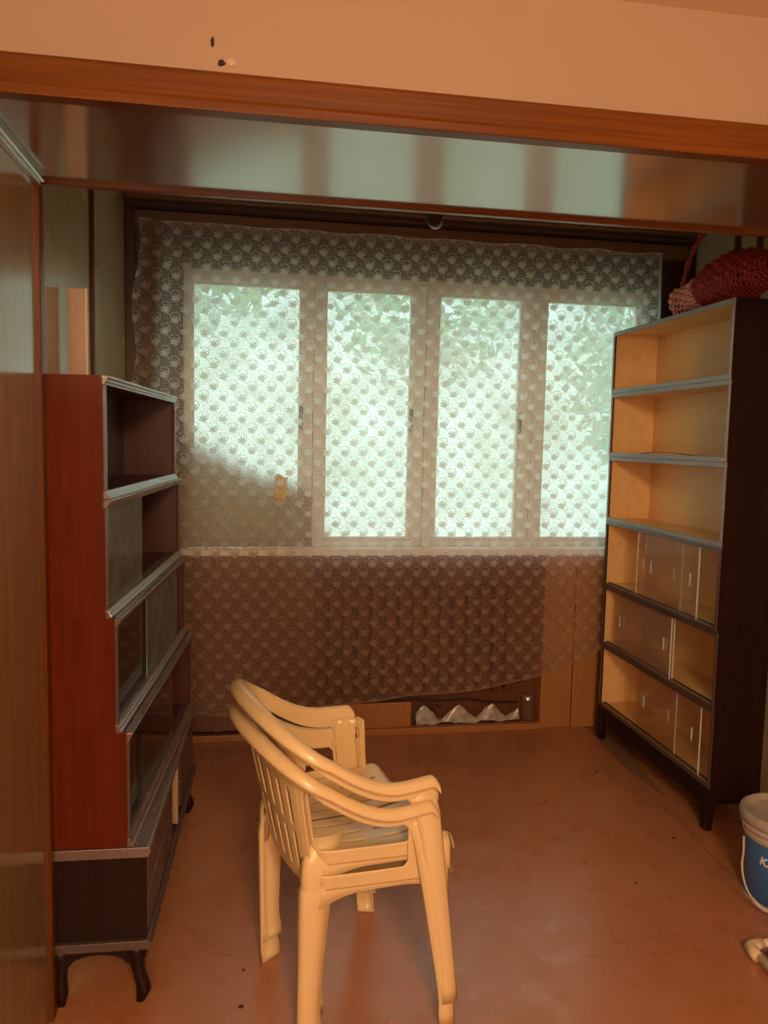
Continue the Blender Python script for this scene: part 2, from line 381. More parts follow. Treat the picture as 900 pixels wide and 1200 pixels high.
# framing below the sill
MB().box(AX0, .29, 3.80, 3.90, .05, .93).build('panel', 'recess', wbk, bevel=.003)
for x in (-.42, -.20, .02, .20): MB().box(x, x+.05, 3.785, 3.801, .05, .93).build('batten', 'recess', wbk, bevel=.003)
pl = MB().box(1.49, 1.66, 3.80, 3.90, 0, .93).build('pillar_board', 'pillar', wbk, bevel=.004)
MB().box(1.664, 1.83, 3.795, 3.90, 0, .93).build('pillar_board', 'pillar', wbk, bevel=.004)
MB().box(1.834, AX1, 3.80, 3.90, 0, .93).build('pillar_board', 'pillar', wbk, bevel=.004)
MB().box(.29, 1.49, 3.80, 3.90, .86, .93).build('panel', 'recess', wbk, bevel=.004)
struct(MB().box(AX0, 1.49, 3.785, 3.825, 0, .034).build('baseboard_back', 'pillar', bevel=.003))
MB().box(.20, .795, 3.80, 3.818, .034, .165).build('panel', 'pillar', wbk, bevel=.004)
# sill
struct(MB().box(-.36, AX1, 3.765, 3.95, .930, .965).build('trim_6', 'sill', bevel=.006))
# cornice and rails
struct(MB().box(AX0, AX1, 3.745, 3.82, 2.455, 2.515).build('trim_7', 'darkwood_h', bevel=.003))
for i, (y, z) in enumerate(((3.70, 2.532), (3.755, 2.532))):
    MB().box(AX0+.01, AX1-.01, y-.008, y+.008, z-.009, z+.009).build('curtain_rail', 'darkwood', ce, bevel=.002)
MB().box(AX0, AX1, 3.66, 3.82, 2.546, 2.576).build('rail_board', 'darkwood_h', ce, bevel=.002)

# windows
def window(i, x0, x1, l, r):
    fm = MB(); z0, z1 = WZ0-.02, WZ1+.035
    fm.box(x0-l, x0, 3.86, 3.93, z0, z1); fm.box(x1, x1+r, 3.86, 3.93, z0, z1)
    fm.box(x0, x1, 3.86, 3.93, z0, WZ0+.01); fm.box(x0, x1, 3.86, 3.93, WZ1-.02, z1)
    o = struct(fm.build('window_%d' % i, 'white_frame', bevel=.004))
    sm = MB(); w_ = .016
    sm.box(x0, x0+w_, 3.875, 3.915, WZ0+.01, WZ1-.02); sm.box(x1-w_, x1, 3.875, 3.915, WZ0+.01, WZ1-.02)
    sm.box(x0+w_, x1-w_, 3.875, 3.915, WZ0+.01, WZ0+.026); sm.box(x0+w_, x1-w_, 3.875, 3.915, WZ1-.036, WZ1-.02)
    sm.build('sash', 'white_frame', o, bevel=.003)
    MB().box(x0+w_-.004, x1-w_+.004, 3.893, 3.897, WZ0+.022, WZ1-.032).build('pane', 'window_glass', o)
    h = MB().box(x1-.012, x1+.004, 3.85, 3.876, 1.55, 1.66); h.build('handle', 'iron', o, bevel=.003)
window(1, -.312, .222, .033, .053)
window(2, .327, .775, .050, .060)
window(3, .895, 1.345, .058, .058)
window(4, 1.462, 1.978, .057, .032)

# outside: lawn and trees seen hazily through the panes
struct(MB().box(-25, 30, 4.0, 45, -6.1, -6.0).build('ground_outside', 'grass'))
def tree(x, y, zc, rx, rz, n, label, seed):
    t = thing('leafy_tree', label, 'tree', (x, y, -1.2), 0, None)
    rr = random.Random(seed)
    MB().tube([(0, 0, 0), (.05, 0, 1.2), (0, .05, zc+1.2)], [.07, .055, .03], 10).build('trunk', 'bark', t, smooth=True)
    mb = MB()
    for k in range(n):
        a, b_, c = rr.uniform(0, 2*PI), math.acos(rr.uniform(-1, 1)), rr.random()**.4
        p = Vector((math.cos(a)*math.sin(b_)*rx*c, math.sin(a)*math.sin(b_)*rx*c, zc+1.2+math.cos(b_)*rz*c))
        d1 = Vector((rr.gauss(0, 1), rr.gauss(0, 1), rr.gauss(0, 1))).normalized(); d2 = d1.orthogonal().normalized(); L_ = rr.uniform(.12, .22)
        i = len(mb.v); mb.v += [tuple(p-d1*L_), tuple(p+d2*L_*.45), tuple(p+d1*L_), tuple(p-d2*L_*.45)]; mb.f.append((i, i+1, i+2, i+3))
    o = mb.build('foliage', 'leaf', t); o['kind'] = 'stuff'
tree(6.3, 11.0, 2.6, 1.7, 1.8, 1500, 'green tree outside the rightmost window pane', 1)
tree(-1.02, 10.5, 3.9, 1.5, 1.2, 650, 'green tree whose crown shows behind the top of the left window', 2)
tree(2.92, 13.5, 3.7, 1.7, 1.3, 420, 'thin tree outside the third window pane from the left', 3)

# ------------------------------------------------------------------ lace curtain
def curtain():
    NX, NZ = 220, 120
    def zbot(x):
        pts = [(-.6, .17), (-.27, .165), (-.11, .16), (.20, .168), (.43, .19), (.77, .226), (1.125, .246), (1.396, .296), (1.58, .358), (1.763, .435), (2.05, .53)]
        for (a, za), (b, zb) in zip(pts, pts[1:]):
            if x <= b: return za+(zb-za)*max(0, (x-a)/(b-a))
        return .53
    verts = []; uvs = []; hem = []
    for j in range(NZ+1):
        t = j/NZ
        for i in range(NX+1):
            s = i/NX
            ztop = 2.466 - .010*abs(math.sin(s*PI*7))**3*(.3+s) 
            xs_top = -.522+s*(2.005+.522); xs_bot = -.50+s*(2.03+.50)
            wob = max(0, 1-abs(t-.30)/.35)
            x = xs_top*(1-t)+xs_bot*t - (1-s)**6*.045*math.sin(min(1, t*2.2)*PI*.5) 
            z = ztop + (zbot(x)-ztop)*t
            if s < .02: x += .012*math.sin(t*30)*(1-s/.02)
            y = 3.715
            left = math.exp(-((s-.0)/.09)**2)
            y += -.030*left*(.5+.5*math.sin(s*110+math.sin(t*5)*.8))
            y += .007*math.sin(s*38+1.2*math.sin(t*3.1+s*9))*(.35+.65*t)
            y += .005*math.sin((s*1.9+t*.35)*60)*math.exp(-((s-.88)/.12)**2-((t-.05)/.09)**2)*2
            y += .012*math.exp(-((s-.10)/.02)**2)*t - .014*math.exp(-((s-.175)/.025)**2)*t + .010*math.exp(-((s-.26)/.02)**2)*t
            y -= .022*math.exp(-((s-.17)/.12)**2-((t-.47)/.07)**2)
            if i % NX == 0: pass
            verts.append((x, y, z)); uvs.append((x*1.0+.02*math.sin(t*4), z - (zbot(x)-.2)*.0)); 
            d = (zbot(x))
            edge = 1.0 if (z-zbot(x)) < .012 or (s > .994) or (t*2.2 < .008) else 0.0
            hem.append(edge)
    faces = [(j*(NX+1)+i, j*(NX+1)+i+1, (j+1)*(NX+1)+i+1, (j+1)*(NX+1)+i) for j in range(NZ) for i in range(NX)]
    me = D.meshes.new('lace_curtain'); me.from_pydata(verts, [], faces)
    ul = me.uv_layers.new(name='UVMap'); ca = me.color_attributes.new('hem', 'FLOAT_COLOR', 'POINT')
    for lp in me.loops: ul.data[lp.index].uv = uvs[lp.vertex_index]
    for k, h_ in enumerate(hem): ca.data[k].color = (h_, h_, h_, 1)
    o = link('lace_curtain', me, 'lace', smooth=True)
    tag(o, 'large white floral lace curtain hanging over the windows and the wall below', 'curtain')
curtain()
# cloth hung behind the lace under the left pane, with a yellow scrap beside it
ck = []
NJ = 16
for j in range(NJ+1):
    t = j/NJ; row = []
    for i in range(29):
        s = i/28; x = -.36+s*.63
        ztop = 1.56-.10*s-.20*s**1.5 + .015*math.sin(s*9)
        z = ztop+(.975-ztop)*t; y = 3.80+.012*math.sin(s*20+t*2)+.03*(1-t)**4
        row.append((x, y, z))
    ck.append(row)
ckm = MB().grid(ck); o = ckm.build('brown_cloth', 'cloth', smooth=True)
ca = o.data.color_attributes.new('weave', 'FLOAT_COLOR', 'POINT')      # fades the top edge out, imitating the haze of the lace
for k in range(len(o.data.vertices)):
    j, i = divmod(k, 29); g_ = min(1, max(0, (j/NJ)/.32+.05*math.sin(i*1.7))); g_ = g_*g_*(3-2*g_); ca.data[k].color = (g_, g_, g_, 1)
tag(o, 'brown cloth with a sloping top behind the lace, covering the bottom of the left window', 'cloth')
ym = MB().grid([[(.085+.06*i/6+.006*j/6, 3.772+.004*math.sin(i*1.3+j), 1.20+.12*j/6+.010*math.sin(i)) for i in range(7)] for j in range(7)])
o = ym.build('yellow_scrap', 'yellow', smooth=True); sd = o.modifiers.new('thickness', 'SOLIDIFY'); sd.thickness = .002
tag(o, 'small yellow paper scrap showing through the lace below the left window', 'paper')

# heater in the recess under the sill
rd = thing('radiator', 'brown ribbed radiator behind the lace under the window sill', 'radiator', (.36, 3.86, 0))
for k in range(14):
    x = .03+k*.072
    sm = MB(); sm.prism([(-.026, .20), (.026, .20), (.030, .22), (.030, .74), (.026, .76), (-.026, .76), (-.030, .74), (-.030, .22)], 'x', x-.022, x+.022)
    sm.build('section', 'iron', rd, bevel=.008)
MB().tube([(-.03, 0, .25), (1.05, 0, .25)], .013, 10).build('pipe', 'iron', rd, smooth=True)
# clutter in the slot under the radiator
mb = MB(); rr = random.Random(4)
rows = []
for j in range(8):
    rows.append([(.83+.555*i/24, 3.825+.035*j/7*1.4, .040+.085*math.sin(j/7*PI)*(.6+.4*math.sin(i*.8))+rr.uniform(-.008, .008)) for i in range(25)])
o = mb.grid(rows).build('plastic_bag', 'plasticbag'); o.modifiers.new('thickness', 'SOLIDIFY').thickness = .0015
tag(o, 'crumpled grey plastic bag lying in the slot under the radiator', 'bag')
cb = MB(); cb.tube([(.80, 3.83, .17), (.86, 3.815, .175), (.90, 3.81, .12), (.93, 3.815, .10), (.90, 3.82, .15), (.96, 3.82, .13)], .004, 6)
cb.tube([(.62, 3.84, .175), (.80, 3.83, .175), (.95, 3.83, .16), (1.10, 3.83, .165), (1.25, 3.83, .14), (1.38, 3.84, .135)], .005, 6)
tag(cb.build('cable', 'black', smooth=True), 'black cable looping over the board under the radiator', 'cable')
jr = thing('glass_jar', 'small glass jar standing at the right end of the slot under the radiator', 'jar', (1.435, 3.845, .034))
MB().lathe([(0, 0), (.027, 0), (.031, .006), (.031, .10), (.026, .112), (.026, .118)], 20).build('body', 'glass', jr, smooth=True)
MB().lathe([(.029, .113), (.029, .132), (0, .134)], 20).build('lid', 'alu', jr, smooth=True)

# ceiling lamp
lp = thing('ceiling_lamp', 'small dark lamp holder with a pale glass rim hanging from the alcove ceiling', 'lamp', (.669, 3.0, 2.562))
MB().tube([(0, 0, 0), (0, 0, -.10)], .004, 8).build('cord', 'black', lp)
MB().lathe([(0, -.095), (.034, -.10), (.037, -.125), (.036, -.185), (.030, -.215), (.020, -.236), (0, -.242)], 20).build('lamp_holder', 'lamp_dark', lp, smooth=True)
MB().tube([(.034*math.cos(a), -.012, -.206+.042*math.sin(a)) for a in [PI*1.25+PI*.68*k/12 for k in range(13)]], [.002+.0035*math.sin(PI*k/12) for k in range(13)], 8).build('glass_rim', 'alu', lp, smooth=True)

# ------------------------------------------------------------------ bookcases: one stacked section
def glass_door(parent, mat, y0, y1, x, z0, z1, grip=None):
    g = MB().box(x-.002, x+.002, y0, y1, z0, z1).build('glass_door', mat, parent)
    return g
def section(root, name, sx, sy, ang, depth, length, z0, z1, side, inner, edge, front=1, doors=(), lip=.010, et=.022, wall=.016):
    """front=+1 opens towards +x (left bookcase), -1 towards -x. Origin: near front bottom corner."""
    q = front
    def B(mb, xa, xb, y0, y1, za, zb):      # xa, xb measured inward from the front
        a, b = -xa*q, -xb*q; mb.box(min(a, b), max(a, b), y0, y1, za, zb); return mb
    h = z1-z0; g = 0
    c_o = B(MB(), depth-.006, depth, wall, length-wall, wall, h-wall).build(name, side, root, loc=(sx, sy, z0), rot=(0, 0, -math.radians(ang)*1))
    for ya, yb, yc, yd in ((0, wall, wall, wall+.0025), (length-wall, length, length-wall-.0025, length-wall)):
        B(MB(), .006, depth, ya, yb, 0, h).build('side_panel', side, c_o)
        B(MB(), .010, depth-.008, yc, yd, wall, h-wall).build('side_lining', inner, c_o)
    for za, zb in ((.0003, wall), (h-wall, h-.0003)):
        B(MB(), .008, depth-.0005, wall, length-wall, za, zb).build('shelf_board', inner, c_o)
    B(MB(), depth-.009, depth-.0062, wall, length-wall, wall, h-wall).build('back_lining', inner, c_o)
    if lip > 0:
        prof = [(.012, .0), (-lip, .0), (-lip, .006), (-lip*.5, .010), (-lip*.5, .013), (0, et-.003), (0, et), (.012, et)]
        MB().prism([(-p[0]*q, g+p[1]) for p in prof], 'y', 0, length).build('edge_moulding', edge, c_o, bevel=.0015)
        MB().prism([(-p[0]*q, h-g-p[1]) for p in prof], 'y', 0, length).build('edge_moulding', edge, c_o, bevel=.0015)
    else:
        for za, zb in ((0, et), (h-et, h)): B(MB(), -.0005, .010, 0, length, za, zb).build('edge_moulding', edge, c_o, bevel=.0015)
    for ya, yb in ((0, wall*.8), (length-wall*.8, length)): B(MB(), -.001, .006, ya, yb, et, h-et).build('edge_moulding', 'dark_edge' if edge == 'mahogany_edge' else edge, c_o, bevel=.0012)
    tr = MB()
    if doors:
        for xx in (.012, .022): B(MB(), xx+.0045, xx+.0065, wall, length-wall, wall, wall+.006).build('door_track', edge, c_o)
    for (mat, y0, y1, lane) in doors:
        xx = -(.014+.010*lane)*q
        gd = MB().box(xx-.002, xx+.002, y0, y1, wall+.0005, h-wall-.0005).build('glass_door', mat, c_o)
    return c_o

LB = thing('stepped_bookcase', 'tall dark red mahogany bookcase with four stepped glass-door tiers by the left wall', 'bookcase', (-.42, 1.99, 0))
def rel(root, x, y): return x-root.location.x, y-root.location.y
for (x, ang, z0, z1, L_, d, drs, mt) in (
        (-.363, 4.0, 1.340, 1.643, .985, .190, (), 'mahogany'),
        (-.361, 4.0, 1.042, 1.340, 1.065, .192, (('glass_dusty', .018, .455, 0),), 'mahogany'),
        (-.340, 4.0, .746, 1.042, 1.065, .212, (('glass_clear', .018, .43, 1), ('glass_dusty', .415, .94, 0)), 'mahogany'),
        (-.314, 4.0, .443, .746, 1.065, .236, (('glass_clear', .018, .22, 1), ('glass_clear', .200, .69, 0)), 'mahogany')):
    sx, sy = rel(LB, x, 1.99)
    c = section(LB, 'shelf_section', sx, sy, ang, d, L_, z0, z1, mt, 'mahogany_in', 'mahogany_edge', 1, drs)
# base cabinet
sx, sy = rel(LB, -.272, 1.99)
bs = D.objects.new('base_tmp', None)
bl = 1.115; bd = .256; a_ = -math.radians(1.7)
bb = MB(); bb.box(-bd, -bd+.008, .028, bl-.02, .194, .41)
bco = bb.build('base_cabinet', 'mahogany_dark', LB, loc=(sx, sy, 0), rot=(0, 0, a_), bevel=.002)
for nm_, bx in (('side_panel', (-bd, -.004, .012, .028, .185, .411)), ('side_panel', (-bd, -.004, bl-.02, bl-.004, .185, .411)), ('bottom_board', (-bd, -.004, .028, bl-.02, .182, .194)),
                ('divider', (-bd+.008, -.012, .50, .515, .194, .411)), ('divider', (-bd+.008, -.012, .70, .715, .194, .411))):
    MB().box(*bx).build(nm_, 'mahogany_dark', bco, bevel=.0015)
tb = MB(); tb.prism([(-bd-.0, .412), (.002, .412), (.006, .418), (.010, .424), (.010, .434), (.004, .4395), (-bd, .4395)], 'y', 0, bl)
tb.build('top_board', 'mahogany_edge', bco, bevel=.0015)
for xa in (-.040, -.030): MB().box(xa, xa+.0035, .02, bl-.02, .4395, .4425).build('door_track', 'mahogany_edge', bco)
bm_ = MB(); bm_.prism([(-bd, .160), (.006, .160), (.010, .166), (.010, .176), (.002, .184), (-bd, .184)], 'y', 0, bl); bm_.build('bottom_moulding', 'dark_edge', bco, bevel=.0015)
for (y0, y1, z0, z1) in ((.03, .495, .305, .405), (.03, .495, .198, .298), (.72, bl-.025, .30, .405), (.72, bl-.025, .198, .295)):
    dr = MB().box(-.018, -.001, y0, y1, z0, z1).build('drawer', 'dark_edge', bco, bevel=.004)
bk = MB().box(-.16, .002, .600, .622, .196, .40).build('cabinet_door', 'plank', bco, bevel=.002); lab(bk, 'tan edged inner door standing ajar')
# cabriole legs and scalloped aprons
def leg_mb(dx, dy):
    mb = MB(); prof = [(.162, .030, 0), (.135, .027, .004), (.105, .020, .004), (.075, .017, .010), (.050, .019, .018), (.032, .021, .021), (.016, .017, .017), (0, .013, .012)]
    n = 12; b = 0
    for z, r, off in prof:
        for k in range(n):
            a = 2*PI*k/n; ex = abs(math.cos(a))**.6*math.copysign(1, math.cos(a)); ey = abs(math.sin(a))**.6*math.copysign(1, math.sin(a))
            mb.v.append((dx*off+ex*r*.9, dy*off*.3+ey*r*.9, z))
    for i in range(len(prof)-1):
        for k in range(n): mb.f.append((i*n+k, i*n+(k+1) % n, (i+1)*n+(k+1) % n, (i+1)*n+k))
    mb.f.append(tuple(range(n))); mb.f.append(tuple(range((len(prof)-1)*n, len(prof)*n)))
    return mb
for (x, y, dx, dy) in ((-.035, .035, 1, -1), (-.035, bl-.035, 1, 1), (-bd+.03, .035, 0, -1), (-bd+.03, bl-.035, 0, 1)):
    lg = leg_mb(dx, dy).build('leg', 'mahogany_dark', LB, smooth=True)
    v = Matrix.Rotation(a_, 3, 'Z') @ Vector((x, y, 0)); lg.location = (sx+v.x, sy+v.y, 0); lg.rotation_euler = (0, 0, a_)
ap = MB(); N_ = 14
pts = [(-bd+.02, .160), (-.03, .160), (-.03, .115)] + [(-.055-(bd-.11)*k/N_, .115+.028*math.sin(PI*k/N_)**.5) for k in range(N_+1)] + [(-bd+.02, .115)]
ap.prism(pts, 'y', .015, .03); ap.build('apron', 'mahogany_dark', bco)
ap = MB(); pts = [(.03, .160), (bl-.03, .160), (bl-.03, .118)] + [(bl-.08-(bl-.16)*k/N_, .120+.026*math.sin(PI*k/N_)**.4) for k in range(N_+1)] + [(.03, .118)]
ap.prism(pts, 'x', -.022, -.008); ap.build('apron', 'mahogany_dark', bco)

# plank leaning on the alcove wall behind the bookcase top
pk = thing('leaning_plank', 'narrow pinkish raw plank standing behind the mahogany bookcase by the alcove wall', 'plank', (-.575, 2.56, 0), math.radians(-4))
MB().box(0, .054, 0, .014, 0, 1.945).build('board', 'plank', pk, bevel=.001)
MB().box(.054, .060, -.001, .015, 0, 1.945).build('edge', 'plank_edge', pk, bevel=.001)

# right bookcase
RB = thing('open_bookcase', 'tall near-black bookcase with six tan shelves against the right wall, basket on top', 'bookcase', (1.86, 2.68, 0))
RL = .985
rows_ = [(1.740, 1.756, 2.055, 'grey_edge', ()),
         (1.743, 1.446, 1.756, 'grey_edge', ()),
         (1.746, 1.122, 1.446, 'grey_edge', ()),
         (1.746, .792, 1.122, 'dark_edge', (('glass', .160, .60, 0), ('glass_thin', .30, .685, 1))),
         (1.750, .488, .792, 'dark_edge', (('glass', .345, .86, 1), ('glass', .350, .885, 0))),
         (1.753, .170, .488, 'dark_edge', (('glass_thin', .10, .62, 0), ('glass_thin', .30, .66, 1)))]
for k, (x, z0, z1, edg, drs) in enumerate(rows_):
    sx, sy = rel(RB, x, 2.68 if k < 4 else 2.674)
    L_ = RL if k < 4 else RL+.008
    c = section(RB, 'shelf_section', sx, sy, 0, 1.975-x, L_, z0, z1, 'black_wood', 'tan_wood', edg, -1, drs, lip=0, et=.020 if k < 3 else .016, wall=.014)
    for n_, (mat, y0, y1, lane) in enumerate(drs):
        xx = .014+.010*lane
        h = z1-z0
        for yy in ((y0, ) if n_ == 0 or k > 3 else (y0, y1)):
            MB().box(xx-.0025, xx+.0025, yy-.0015, yy+.0015, .016, h-.016).build('glass_edge', 'glass_edge', c)
        for yy in (y0+.06, y1-.06):
            MB().box(xx-.003, xx+.003, yy-.003, yy+.003, h*.42, h*.42+.055).build('finger_grip', 'glass_edge', c, bevel=.001)
sx, sy = rel(RB, 1.744, 2.668)
p_o = MB().box(.006, .236, .008, 1.000, .150, .168).build('plinth', 'black_wood', RB, loc=(sx, sy, 0), bevel=.002)
MB().box(.012, .026, .05, .955, .095, .150).build('apron', 'black_wood', p_o); MB().box(.04, .196, .016, .030, .100, .150).build('apron', 'black_wood', p_o)
for (x, y) in ((0, .008), (0, .955), (.196, .008), (.196, .955)):
    lm = MB(); lm.prism([(x+.002, .150), (x+.040, .150), (x+.038, .02), (x+.036, -.003), (x+.008, -.003), (x+.006, .03)], 'y', y, y+.042)
    lm.build('leg', 'black_wood', RB, loc=(sx, sy, 0), bevel=.003)
# curled strip lying on the second shelf
st = MB().grid([[(-.085+.03*i/2, .25+.5*j/8, .0+.012*math.sin(j/8*PI)) for i in range(3)] for j in range(9)])
o = st.build('loose_strip', 'dark_edge', smooth=True, loc=(1.845, 2.68, 1.446+.0185)); o.modifiers.new('thickness', 'SOLIDIFY').thickness = .002
tag(o, 'thin dark warped strip lying on the second shelf of the right bookcase', 'strip')

# ------------------------------------------------------------------ wicker basket tipped over on the right bookcase
BK = thing('wicker_basket', 'wine red wicker basket with a pink rim end tipped over on the right bookcase', 'basket', (1.86, 3.24, 2.056))
ax0, ax1 = Vector((.0, .0, .070)), Vector((.075, -.52, .135))
def bpt(s, a, off=0):
    prof = [(0, .080), (.06, .070), (.12, .066), (.22, .074), (.40, .100), (.60, .112), (.78, .100), (.90, .072), (.97, .035), (1, .006)]
    for (sa, ra), (sb, rb) in zip(prof, prof[1:]):
        if s <= sb+1e-9: r = ra+(rb-ra)*(s-sa)/(sb-sa); break
    c = ax0.lerp(ax1, s); d = (ax1-ax0).normalized(); n1 = d.cross(Vector((0, 0, 1))).normalized(); n2 = n1.cross(d)
    sag = Vector((0, 0, .02*math.sin(s*PI)))
    return c+sag+(n1*math.cos(a)*1.0+n2*math.sin(a)*.86)*(r+off)
NS = 28
def shift(mb, dz): mb.v = [(x, y, z+dz) for x, y, z in mb.v]; return mb
stk = MB(); wv = MB(); wp = MB()
for k in range(NS):
    a = 2*PI*k/NS
    tgt = stk
    tgt.tube([bpt(s/20, a) for s in range(0, 20)], .0028, 5)
nr = 40
for j in range(nr):
    s = .01+.97*j/nr
    mb = wp if s < .30 else wv
    pts = [bpt(s+.004*math.sin(j*5), 2*PI*k/(NS*2), .0038*(1 if (k//1+j*1) % 4 in (0, 1) else -1)) for k in range(NS*2+1)]
    mb.tube(pts, .0048 if j % 9 != 8 else .0072, 5)
allz = min(v[2] for v in stk.v+wv.v+wp.v)
for mb in (stk, wv, wp): shift(mb, -allz)
stk.build('stakes', 'wicker_red', BK, smooth=True); wv.build('weave', 'wicker_red', BK, smooth=True); lab(wp.build('rim_weave', 'wicker_pink', BK, smooth=True), 'faded pink open weave at the rim end')
hd = MB()
for ph in (0, PI):
    P_ = []
    for k in range(41):
        t = k/40; a = PI*t
        base = Vector((-.02, -.01, .12)).lerp(Vector((.10, -.44, .20)), t) + Vector((0, 0, .27*math.sin(a)**.55))
        P_.append(base+Vector((.007*math.cos(k*1.1+ph), 0, .007*math.sin(k*1.1+ph))))
    hd.tube(P_, .0055, 6)
hd.build('handle', 'wicker_red', BK, smooth=True)

# ------------------------------------------------------------------ stacked plastic armchairs
def chair_meshes():
    """one plastic armchair in its own frame: x forward, y to its left, z up"""
    S = {}
    TH = .0045
    def rim(s):          # s from -1 (right arm front) to 1 (left arm front): plan curve of the top rim
        a = abs(s); sg = 1 if s > 0 else -1
        if a > .42:
            t = (a-.42)/.58; u = -.165+t*.280; w_ = .262+.010*math.sin(t*PI)-.004*t
        else:
            th = a/.42*PI/2; u = -.165-.112*math.cos(th)**.9; w_ = .262*math.sin(th)**.82
        zt = .612
        if a < .80: zt += .170*(0.5+0.5*math.cos(PI*min(1, a/.80)))**1.0
        if a > .95: zt -= .022*((a-.95)/.05)**2
        return u, sg*w_, zt
    def low(s):          # matching curve at the seat level
        a = abs(s); sg = 1 if s > 0 else -1
        if a > .42:
            t = (a-.42)/.58; u = -.135+t*.258; w_ = .205+.045*t
        else:
            th = a/.42*PI/2; u = -.135-.060*math.cos(th); w_ = .205*math.sin(th)**.85
        return u, sg*w_
    def P(s, t):         # t 0 at the rim, 1 at the seat
        u, w_, z = rim(s); lu, lw = low(s); tt = t**1.0
        bow = .012*math.sin(PI*t)
        return (u+(lu-u)*tt, w_+(lw-w_)*tt, z+(.405-z)*t)
    # ---- backrest, |s| < .47
    def shell(s0, s1, ns, tfun, holes, nt=44):
        rows = []; f = []
        for j in range(nt+1):
            rows.append([P(s0+(s1-s0)*i/ns, tfun(s0+(s1-s0)*i/ns, j/nt)) for i in range(ns+1)])
        v = [p for r in rows for p in r]
        for j in range(nt):
            for i in range(ns):
                s = s0+(s1-s0)*(i+.5)/ns; t = (j+.5)/nt
                if holes(s, t): continue
                f.append((j*(ns+1)+i, j*(ns+1)+i+1, (j+1)*(ns+1)+i+1, (j+1)*(ns+1)+i))
        return v, f
    def flange(v, f, s0, s1, ns):
        b = len(v)
        for i in range(ns+1):
            s = s0+(s1-s0)*i/ns; p = Vector(P(s, 0)); e = .004
            q0, q1 = Vector(P(max(-1, s-e), 0)), Vector(P(min(1, s+e), 0)); tg = (q1-q0); out = Vector((tg.y, -tg.x, 0)).normalized()
            if out.dot(Vector((p.x-.05, p.y, 0))) < 0: out = -out
            w_ = .024+.012*max(0, 1-abs(s)/.4)
            for (o_, d_) in ((0, 0), (.004, .005), (.010, .0075), (w_*.7, .006), (w_, -.001), (w_+.003, -.010), (w_+.003, -.018)):
                v.append(tuple(p+out*o_+Vector((0, 0, d_))))
        for i in range(ns):
            for k in range(6): f.append((b+i*7+k, b+i*7+k+1, b+(i+1)*7+k+1, b+(i+1)*7+k))
    def bt(s, t): return t
    def bh(s, t):
        a = abs(s)
        # two rows of upright slots
        if a < .345:
            c = (a+.031) % .062-.031
            if abs(c) < .0095 and (.26 < t < .54 or .60 < t < .90) and a < .205:
                return True
        # swirl openings near the rim
        for cs, ct in ((0, .13), (.075, .13), (.15, .14)):
            if ((a-cs)/.030)**2+((t-ct)/.040)**2 < 1 and ((a-cs)/.012)**2+((t-ct)/.018)**2 > 1: return (a-cs) > -.02
        return False
    v, f = shell(-.242, .242, 110, bt, bh, 60); flange(v, f, -.242, .242, 110)
    S['backrest'] = (v, f)
    # ---- arms: bar below the rim, opening, front post
    for nm, sg in (('armrest', -1), ('armrest', 1)):
        def P2(s, t): return P(s, t)
        ns, nt_ = 120, 56
        def hole(s, t):
            a = abs(s)
            tb = .25; te = .875
            l = .275; r = .855
            if a < l or a > r or t < tb or t > te: return False
            cr = .035; dt = .12     # rounded corners
            for (ca, ct) in ((l+cr, tb+dt), (r-cr, tb+dt), (l+cr, te-dt), (r-cr, te-dt)):
                if (a < l+cr and ca < .62 or a > r-cr and ca > .62) and (t < tb+dt and ct < .6 or t > te-dt and ct > .6):
                    if ((a-ca)/cr)**2+((t-ct)/dt)**2 > 1: return False
            return True
        s0, s1 = (.236*sg, 1.0*sg)
        def remap(s, t):
            zz = rim(s)[2]-.405; tb = .048/zz; te = 1-.042/zz
            return t/.25*tb if t < .25 else tb+(t-.25)/.625*(te-tb) if t < .875 else te+(t-.875)/.125*(1-te)
        v, f = shell(s0, s1, ns, remap, hole, nt_)
        flange(v, f, s0, s1, ns)
        # rounded front of the arm: face across the front of the post
        b = len(v); up = []
        for j in range(13):
            t = j/12; p = Vector(P(sg*1.0, t))
            wv_ = [p+Vector((.0, 0, 0)), p+Vector((.012, -sg*.004, -.002 if j else -.004)), p+Vector((.016, -sg*.014, -.004)), p+Vector((.017, -sg*.034, -.004))]
            for q in wv_: v.append(tuple(q))
        for j in range(12):
            for k in range(3): f.append((b+j*4+k, b+j*4+k+1, b+(j+1)*4+k+1, b+(j+1)*4+k))
        S[nm+('L' if sg > 0 else 'R')] = (v, f)
    # ---- seat with two banks of slots, rolled front edge and side skirts
    ns, nt_ = 84, 96
    v, f = [], []
    def seat(a, b):       # a along depth 0 back..1 front (beyond 1 rolls down), b across -1..1
        hw = .185+.055*min(1, a); hw -= .010*max(0, a-.9)/.1 if a > .9 else 0
        u = -.185+a*.375; r = 1.0
        z = .423-.012*math.sin(PI*min(1, a))+.006*a
        z += .014*abs(b)**4
        if a > .92: z -= .10*((a-.92)/.16)**2*.9
        bb_ = b
        if a < .12: hw *= (1-.10*(1-a/.12)**2)
        if a > .86: hw *= 1-.12*((a-.86)/.20)**2
        return (u, hw*bb_, z)
    for j in range(nt_+1):
        a = 1.07*j/nt_
        for i in range(ns+1): v.append(seat(a, -1+2*i/ns))
    for j in range(nt_):
        a = 1.07*(j+.5)/nt_
        for i in range(ns):
            b_ = -1+2*(i+.5)/ns; hole_ = False
            for row in range(-3, 4):
                c = row*.235
                if abs(b_-c) < .014 and (.10 < a < .46 or .56 < a < .88): hole_ = True
            if hole_: continue
            f.append((j*(ns+1)+i, j*(ns+1)+i+1, (j+1)*(ns+1)+i+1, (j+1)*(ns+1)+i))
